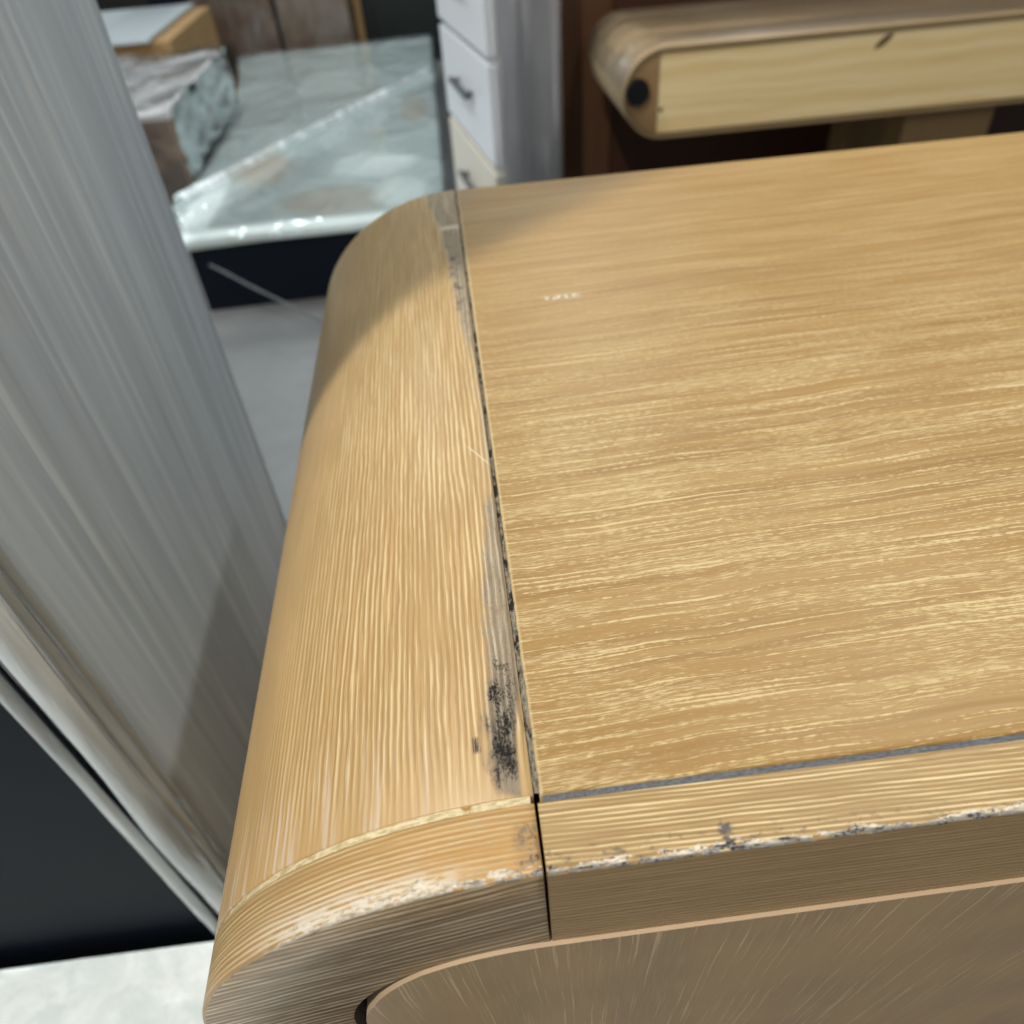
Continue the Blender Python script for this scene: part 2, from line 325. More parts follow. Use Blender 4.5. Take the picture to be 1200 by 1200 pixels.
def brown_wood(name, a, b):
    t = NT(name); o = t.obj()
    mp = t.n('ShaderNodeMapping'); t.set(mp.inputs[0], o); mp.inputs['Scale'].default_value = (40, 40, 2.5)
    n = t.noise(mp.outputs[0], 1, 3, 0.6)
    return t.done(t.bsdf(t.mix(n, a, b), 0.4, t.bump(n, 0.15, 0.002), 0.4))

def slab_mat():
    t = NT('foam_and_board_under_film'); o = t.obj()
    n = t.noise(o, 1.3, 3, 0.5, 0.3); m = t.noise(o, 9, 3, 0.55, 0.5)
    sp = t.n('ShaderNodeSeparateXYZ'); t.set(sp.inputs[0], o); x, y = sp.outputs[0], sp.outputs[1]
    def blob(x0, y0, rx, ry):
        a_ = t.math('DIVIDE', t.math('SUBTRACT', x, x0), rx); b_ = t.math('DIVIDE', t.math('SUBTRACT', y, y0), ry)
        d = t.math('ADD', t.math('MULTIPLY', a_, a_), t.math('MULTIPLY', b_, b_))
        return t.step(t.math('ADD', d, t.math('MULTIPLY', t.math('SUBTRACT', m, 0.5), 1.6)), 1.25, 0.45)
    c = t.mix(t.step(n, 0.35, 0.65), (0.40, 0.455, 0.435), (0.55, 0.63, 0.605))
    for q in ((0.06, -0.98, 0.17, 0.13), (-0.20, -0.62, 0.10, 0.16), (0.30, -0.05, 0.05, 0.22)):
        c = t.mix(t.math('MULTIPLY', blob(*q), 0.75), c, (0.47, 0.38, 0.27))
    for q in ((0.16, -0.68, 0.14, 0.14), (-0.05, -1.14, 0.5, 0.035), (-0.33, -0.9, 0.05, 0.30), (0.0, 1.2, 0.7, 0.05), (0.25, -0.95, 0.09, 0.12)):
        c = t.mix(t.math('MULTIPLY', blob(*q), 0.9), c, (0.86, 0.92, 0.89))
    return t.done(t.bsdf(c, 0.5, None, 0.5))

def floor_mat():
    t = NT('polished_concrete'); o = t.obj()
    n = t.noise(o, 1.6, 5, 0.6); m = t.noise(o, 25, 4, 0.6)
    c = t.mix(t.step(n, 0.3, 0.7), (0.15, 0.15, 0.148), (0.22, 0.22, 0.215))
    c = t.mix(t.math('MULTIPLY', m, 0.3), c, (0.11, 0.11, 0.11))
    return t.done(t.bsdf(c, t.math('MULTIPLY_ADD', m, 0.2, 0.28), None, 0.5))

def marble_mat():
    t = NT('white_foam_under_film'); o = t.obj()
    n = t.noise(o, 26, 5, 0.65, 1.2); m = t.noise(o, 90, 4, 0.6)
    c = t.mix(t.step(n, 0.38, 0.64), (0.70, 0.79, 0.80), (0.84, 0.91, 0.92))
    c = t.mix(t.math('MULTIPLY', t.step(m, 0.55, 0.7), 0.3), c, (0.58, 0.66, 0.67))
    return t.done(t.bsdf(c, 0.35, t.bump(m, 0.3, 0.003), 0.5))

def cardboard(name, c):
    return plain(name, c, 0.7, 0.25, 7, 0.1, 0.3)

M = dict(
    top=wood_top(), side=wood_comb('brushed_oak_side', mode='side', freq=500),
    rail=wood_comb('brushed_oak_rail', freq=760, mode='rail', base=(0.36, 0.24, 0.10), light=(0.72, 0.58, 0.33), dark=(0.25, 0.155, 0.058)),
    arc=wood_comb('brushed_oak_arc', freq=700, mode='arc'),
    face=wood_comb('brushed_oak_face', freq=400, base=(0.37, 0.255, 0.135), light=(0.78, 0.65, 0.44), dark=(0.22, 0.14, 0.066), even=0.6, con=2.0),
    railface=wood_comb('veneer_rail_face', freq=520, base=(0.31, 0.205, 0.095), light=(0.40, 0.285, 0.15), dark=(0.24, 0.15, 0.066)),
    fan=wood_fan(), band=plain('edge_banding', (0.47, 0.345, 0.22), 0.5, 0.1, 60),
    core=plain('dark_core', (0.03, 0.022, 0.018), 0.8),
    grey_fill=filler_mat('grey_filler', (0.085, 0.09, 0.10), (0.145, 0.15, 0.16), 0.76, 90),
    seam_fill=filler_mat('dirty_seam_filler', (0.085, 0.08, 0.062), (0.24, 0.21, 0.15), 0.53, 60, 0.8),
    cream_fill=filler_mat('cream_filler', (0.42, 0.33, 0.17), (0.66, 0.57, 0.37), 0.74, 14, 0.8),
    chip=chip_mat(), panel=streak_panel(), navy=plain('dark_navy_board', (0.004, 0.007, 0.013), 0.6, 0.3, 8, 0, 0.15),
    film=wrap_film('clear_film', (0.9, 0.93, 0.93), 0.07, 4, 1.0, 0.7), slabfilm=wrap_film('slab_film', (0.88, 0.95, 0.94), 0.16, 3, 1.0, 0.35), benchfilm=wrap_film('bench_film', (0.8, 0.76, 0.68), 0.04, 3, 0.6, 0.12), film_fold=wrap_film('bunched_film', (0.86, 0.92, 0.93), 0.75, 18, 0.9, 0.5, (1, 1, 0.06)),
    film_side=wrap_film('pulled_film', (0.80, 0.83, 0.88), 0.30, 10, 0.9, 0.8, (3, 3, 0.25)),
    marble=marble_mat(), slab=slab_mat(), floor=floor_mat(),
    pine=pine_mat(), pinecap=plain('bench_cap_wood', (0.30, 0.185, 0.085), 0.5, 0.25, 25),
    benchtop=plain('bench_veneer', (0.38, 0.28, 0.155), 0.45, 0.10, 6, 0, 0.4, 0.1),
    veneer=plain('veneer_strip', (0.25, 0.175, 0.085), 0.5, 0.25, 12),
    black=plain('black_plastic', (0.008, 0.009, 0.010), 0.4, 0.1),
    white=plain('white_lacquer', (0.66, 0.67, 0.69), 0.3, 0.04, 6), cream=plain('cream_drawer_side', (0.62, 0.575, 0.48), 0.45, 0.06),
    sidegrey=plain('grey_chest_side', (0.34, 0.34, 0.36), 0.4, 0.08, 5),
    tailgrey=plain('twisted_film', (0.15, 0.155, 0.16), 0.35, 0.3, 40),
    handle=plain('gunmetal_handle', (0.06, 0.06, 0.065), 0.35, 0.1),
    brown=brown_wood('red_brown_wood', (0.10, 0.047, 0.022), (0.062, 0.027, 0.012)),
    shaded_brown=brown_wood('shaded_brown_wood', (0.038, 0.015, 0.007), (0.055, 0.022, 0.010)),  # wardrobe face and inside: their shade is put into the colour
    card=cardboard('brown_cardboard', (0.23, 0.145, 0.085)), card2=cardboard('tan_cardboard', (0.34, 0.21, 0.09)),
    card3=cardboard('grey_brown_wrap', (0.29, 0.205, 0.135)), greytop=plain('pale_grey_board', (0.42, 0.46, 0.47), 0.4, 0.06),
    whitewrap=plain('white_padding', (0.70, 0.67, 0.65), 0.4, 0.10, 5, 0.2),
    darkgreen=plain('dark_cabinet', (0.006, 0.010, 0.009), 0.5), wall=plain('dark_wall', (0.03, 0.028, 0.026), 0.8),
    legwood=brown_wood('tan_leg_wood', (0.33, 0.22, 0.10), (0.27, 0.17, 0.07)),
)

# ------------------------------------------------------------------ mesh helpers
class MB:
    """collects faces with per-corner UVs; world coordinates, one mesh per build"""
    def __init__(s): s.v = []; s.f = []; s.uv = []; s.mi = []; s.sm = []
    def face(s, pts, uvs, mi=0, smooth=False):
        i = len(s.v); s.v += [tuple(p) for p in pts]; s.f.append(tuple(range(i, i + len(pts)))); s.uv.append(uvs); s.mi.append(mi); s.sm.append(smooth)
    def grid(s, fn, uvf, nu, nv, mi=0, smooth=True):
        i = len(s.v)
        P = [[fn(a / nu, b / nv) for b in range(nv + 1)] for a in range(nu + 1)]
        U = [[uvf(a / nu, b / nv) for b in range(nv + 1)] for a in range(nu + 1)]
        for r in P: s.v += [tuple(p) for p in r]
        k = nv + 1
        for a in range(nu):
            for b in range(nv):
                s.f.append((i + a * k + b, i + (a + 1) * k + b, i + (a + 1) * k + b + 1, i + a * k + b + 1))
                s.uv.append([U[a][b], U[a + 1][b], U[a + 1][b + 1], U[a][b + 1]]); s.mi.append(mi); s.sm.append(smooth)
    def box(s, x0, x1, y0, y1, z0, z1, bev=0, mi=0):
        bm = bmesh.new(); bmesh.ops.create_cube(bm, size=1)
        for v in bm.verts: v.co = Vector(((x0 + x1) / 2 + v.co.x * (x1 - x0), (y0 + y1) / 2 + v.co.y * (y1 - y0), (z0 + z1) / 2 + v.co.z * (z1 - z0)))
        if bev: bmesh.ops.bevel(bm, geom=bm.edges[:], offset=bev, segments=2, affect='EDGES', profile=0.6)
        s.bm(bm, mi); bm.free()
    def bm(s, bm, mi=0, smooth=False):
        i = len(s.v); bm.verts.index_update(); s.v += [tuple(v.co) for v in bm.verts]
        for f in bm.faces:
            n = f.normal
            s.f.append(tuple(i + v.index for v in f.verts)); s.mi.append(mi); s.sm.append(smooth)
            if abs(n.z) > 0.7: s.uv.append([(v.co.x, v.co.y) for v in f.verts])
            elif abs(n.y) > 0.7: s.uv.append([(v.co.x, v.co.z) for v in f.verts])
            else: s.uv.append([(v.co.y, v.co.z) for v in f.verts])
    def build(s, name, mats, parent=None, local=False, weld=False):
        me = bpy.data.meshes.new(name)
        if not isinstance(mats, (list, tuple)): mats = [mats]
        off = Vector((0, 0, 0))
        if parent and not local:
            p = parent
            while p: off += p.location; p = p.parent
        me.from_pydata([tuple(Vector(p) - off) for p in s.v], [], s.f)
        ul = me.uv_layers.new(name='UVMap'); k = 0
        for uvs in s.uv:
            for q in uvs: ul.data[k].uv = q; k += 1
        me.polygons.foreach_set('material_index', s.mi); me.polygons.foreach_set('use_smooth', s.sm)
        for m in mats: me.materials.append(m)
        bm = bmesh.new(); bm.from_mesh(me)
        if weld: bmesh.ops.remove_doubles(bm, verts=bm.verts, dist=1e-6)
        bmesh.ops.recalc_face_normals(bm, faces=bm.faces)
        bm.to_mesh(me); bm.free()
        o = bpy.data.objects.new(name, me); col.objects.link(o)
        if parent: o.parent = parent
        return o

def thing(name, label, cat, loc, rz=0, group=None):
    o = bpy.data.objects.new(name, None); col.objects.link(o); o.location = loc; o.rotation_euler = (0, 0, rz)
    o.empty_display_size = 0.05; o['label'] = label; o['category'] = cat
    if group: o['group'] = group
    return o
def part_box(name, m, parent, x0, x1, y0, y1, z0, z1, bev=0.0, local=False):
    b = MB(); b.box(x0, x1, y0, y1, z0, z1, bev); return b.build(name, m, parent, local)
def N(x, y, z=0.0): return mnoise.noise(Vector((x, y, z)))

# ------------------------------------------------------------------ the setting
fl = MB(); fl.grid(lambda a, b: (-14 + 28 * a, -6 + 20 * b, 0), lambda a, b: (a, b), 4, 4)
o = fl.build('floor', M['floor']); o['kind'] = 'structure'
o = part_box('back_wall', M['wall'], None, -8, 8, 8.0, 8.15, 0.0, 3.0); o['kind'] = 'structure'

# ------------------------------------------------------------------ the damaged cabinet
A_, B_, D1, H1, DEP, WID = 0.1047, 0.0912, 0.0175, 0.0430, 0.45, 1.10
cab = thing('wooden_cabinet', 'light oak cabinet with rounded end, cracked seams and blackened chipped edges', 'cabinet', (0.5, 0.22, 0))

# outer profile: 0 at the seam, round the corner, then straight down
def prof_table(a=A_, b=B_, n=400):
    t = [(0.0, 0.0, 0.0)]; s = 0.0; px, pz = 0.0, 0.0
    for i in range(1, n + 1):
        th = i / n * math.pi / 2; x = -a * math.sin(th); z = -b + b * math.cos(th)
        s += math.hypot(x - px, z - pz); t.append((s, x, z)); px, pz = x, z
    return t
TAB = prof_table(); LARC = TAB[-1][0]
def prof(s):
    """point and inward normal at arc length s"""
    if s >= LARC: return (-A_, -B_ - (s - LARC)), (1.0, 0.0)
    lo, hi = 0, len(TAB) - 1
    while hi - lo > 1:
        m = (lo + hi) // 2
        if TAB[m][0] <= s: lo = m
        else: hi = m
    f = (s - TAB[lo][0]) / (TAB[hi][0] - TAB[lo][0])
    x = TAB[lo][1] + f * (TAB[hi][1] - TAB[lo][1]); z = TAB[lo][2] + f * (TAB[hi][2] - TAB[lo][2])
    nx, nz = x / A_ ** 2, (z + B_) / B_ ** 2; l = math.hypot(nx, nz)
    return (x, z), (-nx / l, -nz / l)
SEND = LARC + 0.66
def svals(s0, n_arc=64):
    r = [s0 + (LARC - s0) * i / n_arc for i in range(n_arc + 1)]
    return r + [LARC + 0.02, LARC + 0.08, LARC + 0.25, SEND]

def mirror_x(mb):        # the far end of the cabinet is the same round, turned over
    c = MB(); c.f = list(mb.f); c.uv = [list(u) for u in mb.uv]; c.mi = list(mb.mi); c.sm = list(mb.sm)
    c.v = [(WID - 0.10 - v[0], v[1], v[2]) for v in mb.v]; return c

def sweep(svs, section, uvf, mis):
    """section: list of (y, n) corners round a closed ring, swept along the outer profile"""
    m = MB()
    for i in range(len(svs) - 1):
        for k in range(len(section)):
            (y0, n0), (y1, n1) = section[k], section[(k + 1) % len(section)]
            pts = []; uvs = []
            for (s, y, nn) in ((svs[i], y0, n0), (svs[i], y1, n1), (svs[i + 1], y1, n1), (svs[i + 1], y0, n0)):
                (x, z), (nx, nz) = prof(s)
                P = (x + nx * nn, y, T + z + nz * nn); pts.append(P); uvs.append(uvf(k, s, y, nn, P))
            m.face(pts, uvs, mis[k], True)
    for s, ends in ((svs[0], True), (svs[-1], True)):
        (x, z), (nx, nz) = prof(s)
        pts = [(x + nx * nn, y, T + z + nz * nn) for y, nn in section]
        m.face(pts, [(p[1], p[2]) for p in pts], mis[0])
    return m

# top panel, let in between the round side and the front rail
tp = MB(); bev = 0.0007
x0f, x0b, x1 = 0.0013, 0.0009, WID - 0.10 - 0.0012
y0, y1 = D1 + 0.0019, DEP
zt = T - 0.0002
def tp_pt(a, b, inset=0.0, dz=0.0):
    y = y0 + inset + (y1 - y0 - 2 * inset) * b
    xl = x0f + (x0b - x0f) * b + inset + 0.00018 * N(y * 90, 3.1)
    return (xl + (x1 - inset - xl) * (a ** 2.2), y, zt + dz)
tp.grid(lambda a, b: tp_pt(a, b, bev), lambda a, b: tp_pt(a, b, bev)[:2], 24, 160)
for e in range(4):
    def ring(a, b, e=e):
        ins = bev * (1 - b) if b < 1 else 0.0
        q = {0: (a, 0), 1: (1, a), 2: (a, 1), 3: (0, a)}[e]
        dz = -bev * b * b
        return tp_pt(q[0], q[1], ins, dz)
    tp.grid(ring, lambda a, b, r=ring: r(a, b)[:2], 160 if e in (1, 3) else 24, 3)
    def skirt(a, b, e=e):
        q = {0: (a, 0), 1: (1, a), 2: (a, 1), 3: (0, a)}[e]
        p = tp_pt(q[0], q[1], 0, -bev); return (p[0], p[1], p[2] - 0.018 * b)
    tp.grid(skirt, lambda a, b, r=skirt: r(a, b)[:2], 160 if e in (1, 3) else 24, 1)
tp.build('top_panel', M['top'], cab, weld=True)

# round side panel
ys, ye = D1 + 0.0017, DEP
sec = [(ye - 0.001, 0.0), (ys + 0.0006, 0.0), (ys + 0.0002, 0.0002), (ys, 0.0006), (ys, 0.018), (ye, 0.018), (ye, 0.001)]
cs = sweep(svals(0.0003), sec, lambda k, s, y, nn, P: (y, s), [0] * 7)
cs.build('side_panel', M['side'], cab, weld=True)
mirror_x(cs).build('side_panel', M['side'], cab, weld=True)

# front frame: round corner piece and straight rail
rr = 0.0011
sec2 = [(D1, 0.0004), (D1 - 0.0004, 0.0), (rr, 0.0), (rr * 0.62, rr * 0.08), (rr * 0.29, rr * 0.29), (rr * 0.08, rr * 0.62), (0.0, rr), (0.0, H1), (D1, H1)]
def uv_arc(k, s, y, nn, P):
    if k in (6,):                               # front face: grain runs across at a slant
        ca, sa = math.cos(R(17)), math.sin(R(17)); x, z = P[0], P[2] - T
        return (x * ca + z * sa, -x * sa + z * ca)
    return (s, y)
mis2 = [0, 0, 0, 0, 0, 0, 1, 2, 2]
ca = sweep(svals(0.0004), sec2, uv_arc, mis2)
ca.build('corner_rail', [M['arc'], M['face'], M['core']], cab, weld=True)
mirror_x(ca).build('corner_rail', [M['arc'], M['face'], M['core']], cab, weld=True)

fr = MB(); XR0, XR1 = 0.0005, WID - 0.10 - 0.0005
for k in range(len(sec2)):
    (ya, na), (yb, nb) = sec2[k], sec2[(k + 1) % len(sec2)]
    def rp(a, b, ya=ya, na=na, yb=yb, nb=nb):
        return (XR0 + (XR1 - XR0) * a, ya + (yb - ya) * b, T - 0.0001 - (na + (nb - na) * b))
    if k == 6: uvf = lambda a, b, r=rp: (r(a, b)[0], r(a, b)[2] - T)
    else: uvf = lambda a, b, r=rp: (r(a, b)[0], r(a, b)[1] + (0.03 if r(a, b)[2] < T - 0.004 else 0) + 0.02 * r(a, b)[0])
    fr.grid(rp, uvf, 20, 1, 1 if k == 6 else 0, k in (2, 3, 4, 5))
for x in (XR0, XR1):
    fr.face([(x, y, T - 0.0001 - n) for y, n in sec2], [(n, y) for y, n in sec2], 1)
fr.build('front_rail', [M['rail'], M['railface']], cab, weld=True)

# the fillers in the joints
def strip(path, wfun, hfun, name, m, nw=5):
    """a bead of filler: path(i)->(centre, side vector, up vector)"""
    g = MB(); n = len(path) - 1
    def pt(a, b):
        c, sd, up, wd = path[round(a * n)]
        k = b * 2 - 1
        h = hfun(c, k)
        return tuple(Vector(c) + Vector(sd) * (k * wd) + Vector(up) * h)
    g.grid(pt, lambda a, b: (a, b), n, nw)
    return g.build(name, m, cab)
path = []
for i in range(401):                            # grey bead in the groove before the top panel
    x = 0.0022 + (WID - 0.12) * (i / 400) ** 1.8
    path.append(((x, D1 + 0.00095, T - 0.0009), (0, 1, 0), (0, 0, 1), 0.0011))
strip(path, None, lambda c, k: 0.00022 * N(c[0] * 300, k) - 0.0003 * (1 - k * k), 'joint_filler', M['grey_fill'])
path = []
for i in range(301):                            # dirty broken bead between round side and top
    y = D1 + 0.0026 + (DEP - D1 - 0.004) * i / 300
    path.append(((0.0007 - 0.0002 * i / 300, y, T - 0.0006), (1, 0, 0), (0, 0, 1), 0.0011))
def seam_h(c, k):
    y = c[1]; h = 0.00025 * N(y * 500, k * 1.5)
    if y < 0.085: h += -0.0022 * max(0.0, N(y * 260, 8.8) * 1.6 - 0.12)
    return h - 0.0010 * min(1.0, max(0.0, (y - 0.08) / 0.03))
strip(path, None, seam_h, 'joint_filler', M['seam_fill'])
path = []
for i in range(161):                            # cream bead between round side and corner rail
    s = 0.0012 + 0.140 * i / 160
    (x, z), (nx, nz) = prof(s)
    path.append(((x, D1 + 0.00085, T + z), (0, 1, 0), (-nx, 0, -nz), 0.0010))
def arc_h(c, k):
    s = -c[0]; h = -0.00025 + 0.00022 * N(s * 260, k) - 0.010 * max(0.0, s - 0.035)
    if 0.0165 < s < 0.0185 and k > -0.4: h -= 0.0018
    return h
strip(path, None, arc_h, 'joint_filler', M['cream_fill'])

# the knocked, chipped ridge along the front edge
def ridge(pos, t0, t1, n, wtop, seed, name):
    """pos(t)->(edge point, inward vector); section runs from the top surface over the edge down the face"""
    g = MB(); ns = 16; UVS = {}
    def pt(a, b):
        t = t0 + (t1 - t0) * a; (x, z), (nx, nz) = pos(t)
        wt = wtop(t) * (0.75 + 0.55 * N(t * 160, seed) + 0.35 * N(t * 520, seed + 3)); wf = 0.0010 + 0.0008 * N(t * 240, seed + 7)
        s = -wt * 1.25 + (wt * 1.25 + max(wf, 0.0003) * 1.3) * b
        lim = wt if s < 0 else max(wf, 0.0003)
        q = abs(s) / max(lim, 1e-4)
        h = 0.00006 * (1 - q) + 0.00015 * N(t * 260, s * 700, seed) + 0.00009 * N(t * 1100, s * 1900, seed) + 0.00005 * N(t * 3000, s * 4000, seed); UVS[(a, b)] = (t, s)
        h = min(h, 0.00022)
        if q > 1: h -= 0.0003 * (q - 1) * 4
        if s < -rr: y, nn, d = -s, 0.0, (0, 1)
        elif s > rr: y, nn, d = 0.0, s, (1, 0)
        else:
            f = (s + rr) / (2 * rr) * math.pi / 2
            y = rr - rr * math.sin(f); nn = rr - rr * math.cos(f); d = (math.sin(f), math.cos(f))
        yy = y - h * d[0]; nn = nn - h * d[1]
        return (x + nx * nn, yy, T + z + nz * nn)
    g.grid(pt, lambda a, b: UVS[(a, b)], n, ns)
    return g.build(name, M['chip'], cab)
def wt_arc(s):
    s = -s; return 0.0004 + 0.0030 * max(0.0, min(1.0, (0.062 - s) / 0.02)) * (1.0 if s > 0.012 else 0.75)
ridge(lambda s: prof(-s), -0.0005, -0.072, 560, wt_arc, 1.7, 'chipped_edge')
def wt_rail(x): return 0.0021 + 0.0013 * math.exp(-((x - 0.041) / 0.012) ** 2) + 0.0008 * N(x * 40, 2.2)
ridge(lambda x: ((x, -0.0001), (0.0, -1.0)), 0.0009, 0.30, 1500, wt_rail, 5.3, 'chipped_edge')

# carcass inside: keeps the joints dark
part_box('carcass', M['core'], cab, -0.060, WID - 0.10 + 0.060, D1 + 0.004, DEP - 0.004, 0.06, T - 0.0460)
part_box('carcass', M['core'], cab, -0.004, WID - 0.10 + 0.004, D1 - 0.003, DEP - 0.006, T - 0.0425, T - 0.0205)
part_box('plinth', M['core'], cab, -0.03, WID - 0.13, 0.05, DEP - 0.03, 0.0, 0.06)

# inset door with a rounded corner and a light edge band
dp = []
for i in range(41):
    s = LARC * 1.02 * i / 40
    (x, z), (nx, nz) = prof(s); g = H1 + 0.0003 + 0.0034 * min(1.0, max(0.0, (s - 0.06) / 0.05))
    dp.append((x + nx * g, z + nz * g))
dp.append((dp[-1][0], -0.66)); DW = 0.47
outline = [(DW, dp[0][1])] + dp + [(DW, -0.66)]
door = MB(); yf, yb = -0.0012, 0.016
door.face([(x, yf, T + z) for x, z in outline], [(x, z) for x, z in outline])
door.face([(x, yb, T + z) for x, z in outline], [(x, z) for x, z in outline])
dobj = door.build('door', M['fan'], cab)
eb = MB()
for i in range(len(outline)):
    p, q = outline[i], outline[(i + 1) % len(outline)]
    L = [(p[0], yf, T + p[1]), (q[0], yf, T + q[1]), (q[0], yb, T + q[1]), (p[0], yb, T + p[1])]
    eb.face(L, [(0, 0)] * 4, 0, 1 <= i <= 40)
eb.build('edge_band', M['band'], dobj, weld=True)
d2 = MB(); o2 = [(WID - 0.10 - x, z) for x, z in outline]
d2.face([(x, yf, T + z) for x, z in o2], [(x - 0.6, z) for x, z in o2]); d2.face([(x, yb, T + z) for x, z in o2], [(x, z) for x, z in o2])
d2o = d2.build('door', M['fan'], cab)
e2 = MB()
for i in range(len(o2)):
    p, q = o2[i], o2[(i + 1) % len(o2)]
    e2.face([(p[0], yf, T + p[1]), (q[0], yf, T + q[1]), (q[0], yb, T + q[1]), (p[0], yb, T + p[1])], [(0, 0)] * 4)
e2.build('edge_band', M['band'], d2o, weld=True)

# ------------------------------------------------------------------ tall wrapped box to the left
PX, PY0, PY1, PZ = -0.220, 0.160, 0.562, T + 0.95
tall = thing('wrapped_tall_box', 'tall grey board box in pulled clear film standing left of the cabinet', 'wrapped box', (-0.5, 0.36, 0))
side = MB()
def sp(a, b):
    y = PY0 + 0.012 + (PY1 - PY0 - 0.03) * a; z = 0.02 + (PZ - 0.02) * b
    return (PX + 0.0016 * N(y * 30, z * 1.2) + 0.0010 * N(y * 90, z * 2.0), y, z)
side.grid(sp, lambda a, b: (sp(a, b)[2], sp(a, b)[1]), 90, 24)
def sp2(a, b):                                   # soft far corner
    f = a * math.pi / 2; z = 0.02 + (PZ - 0.02) * b
    return (PX - 0.018 * (1 - math.cos(f)), PY1 - 0.018 + 0.018 * math.sin(f), z)
side.grid(sp2, lambda a, b: (sp2(a, b)[2], sp2(a, b)[1] + 0.02 * a), 8, 4)
side.face([(PX - 0.018, PY1, 0.02), (-0.78, PY1, 0.02), (-0.78, PY1, PZ), (PX - 0.018, PY1, PZ)], [(0.02, 0), (0.02, 0.5), (PZ, 0.5), (PZ, 0)])
side.face([(PX, PY0, PZ), (PX, PY1, PZ), (-0.78, PY1, PZ), (-0.78, PY0, PZ)], [(0, 0), (0, 0.4), (0.5, 0.4), (0.5, 0)])
side.face([(-0.78, PY1, 0.02), (-0.78, PY0, 0.02), (-0.78, PY0, PZ), (-0.78, PY1, PZ)], [(0.02, 0), (0.02, 0.4), (PZ, 0.4), (PZ, 0)])
side.build('side_board', M['panel'], tall)
part_box('front_board', M['navy'], tall, -0.775, PX - 0.004, PY0, PY0 + 0.012, 0.0, PZ - 0.01)
for k, (yo, xo, rad, seed) in enumerate(((-0.001, 0.0005, 0.0085, 1.0), (0.012, 0.0008, 0.0065, 2.0), (0.023, 0.0004, 0.0035, 3.0), (-0.004, -0.016, 0.0045, 4.0))):
    g = MB()
    def cp(a, b, yo=yo, xo=xo, rad=rad, seed=seed):
        z = 0.02 + (PZ - 0.02) * a; f = b * 2 * math.pi
        r = rad * (0.95 + 0.3 * N(z * 5, seed) + 0.12 * N(z * 12, f, seed))
        return (PX + xo + r * math.cos(f) + 0.0012 * N(z * 3, seed + 5), PY0 + yo + r * math.sin(f) + 0.0016 * N(z * 3, seed + 9), z)
    g.grid(cp, lambda a, b: (a, b), 160, 10)
    g.build('film_fold', M['film_fold'], tall)

# ------------------------------------------------------------------ low white wrapped box in front of it
lowb = thing('wrapped_white_box', 'low white foam box under film before the dark front of the tall box', 'wrapped box', (-0.40, -0.12, 0))
g = MB()
def lb(a, b):
    x = -0.75 + 0.61 * a; y = -0.42 + 0.568 * b
    return (x, y, T - 0.41 + 0.004 * N(x * 14, y * 14) + 0.002 * N(x * 45, y * 45))
g.grid(lb, lambda a, b: lb(a, b)[:2], 70, 70)
for (xa, ya, xb, yb2) in ((-0.75, -0.42, -0.14, -0.42), (-0.14, -0.42, -0.14, 0.148), (-0.14, 0.148, -0.75, 0.148), (-0.75, 0.148, -0.75, -0.42)):
    g.face([(xa, ya, 0), (xb, yb2, 0), (xb, yb2, T - 0.409), (xa, ya, T - 0.409)], [(0, 0), (1, 0), (1, 1), (0, 1)])
g.build('foam_block', M['marble'], lowb)

# ------------------------------------------------------------------ long low slab in film on a dark base, on the floor behind
slab = thing('wrapped_slab', 'long pale slab in wrinkled clear film lying on a dark base', 'wrapped slab', (-0.4, 3.2, 0))
OUT = [(-0.74, 1.995), (-0.05, 2.03), (-0.018, 2.27), (-0.012, 3.19), (-0.006, 4.50), (-0.99, 4.40), (-0.90, 3.90), (-0.826, 3.36), (-0.797, 2.95), (-0.803, 2.64), (-0.82, 2.29)]
def inside_grid(b0, b1):
    """left and right x of the slab at fraction b of its length"""
    L = [(1.995, -0.74), (2.29, -0.82), (2.64, -0.803), (2.95, -0.797), (3.36, -0.826), (3.9, -0.90), (4.40, -0.99)]
    Rr = [(2.02, -0.035), (2.27, -0.018), (3.19, -0.012), (4.5, -0.006)]
    return L, Rr
def interp(tab, y):
    if y <= tab[0][0]: return tab[0][1]
    for (a, va), (b, vb) in zip(tab, tab[1:]):
        if y <= b: return va + (vb - va) * (y - a) / (b - a)
    return tab[-1][1]
LT, RT = inside_grid(0, 1)
def slab_xy(a, b):
    yl = 1.995 + (4.40 - 1.995) * b; yr = 2.02 + (4.50 - 2.02) * b
    xl, xr = interp(LT, yl), interp(RT, yr)
    return xl + (xr - xl) * a, yl + (yr - yl) * a
ZS = T - 0.600
g = MB()
def slab_pt(a, b):
    x, y = slab_xy(a, b); return (x, y, ZS + 0.006 * N(x * 3, y * 3))
g.grid(slab_pt, lambda a, b: slab_pt(a, b)[:2], 20, 50)
g.grid(lambda a, b: (slab_xy(a, 0)[0], slab_xy(a, 0)[1], slab_pt(a, 0)[2] - 0.016 * b), lambda a, b: (a, b), 20, 1)
g.grid(lambda a, b: (slab_xy(1, a)[0], slab_xy(1, a)[1], slab_pt(1, a)[2] - 0.05 * b), lambda a, b: (a, b), 50, 1)
g.grid(lambda a, b: (slab_xy(0, a)[0], slab_xy(0, a)[1], slab_pt(0, a)[2] - 0.05 * b), lambda a, b: (a, b), 50, 1)
g.grid(lambda a, b: (slab_xy(a, 1)[0], slab_xy(a, 1)[1], slab_pt(a, 1)[2] - 0.05 * b), lambda a, b: (a, b), 20, 1)
g.build('slab_top', M['slab'], slab)
g = MB()
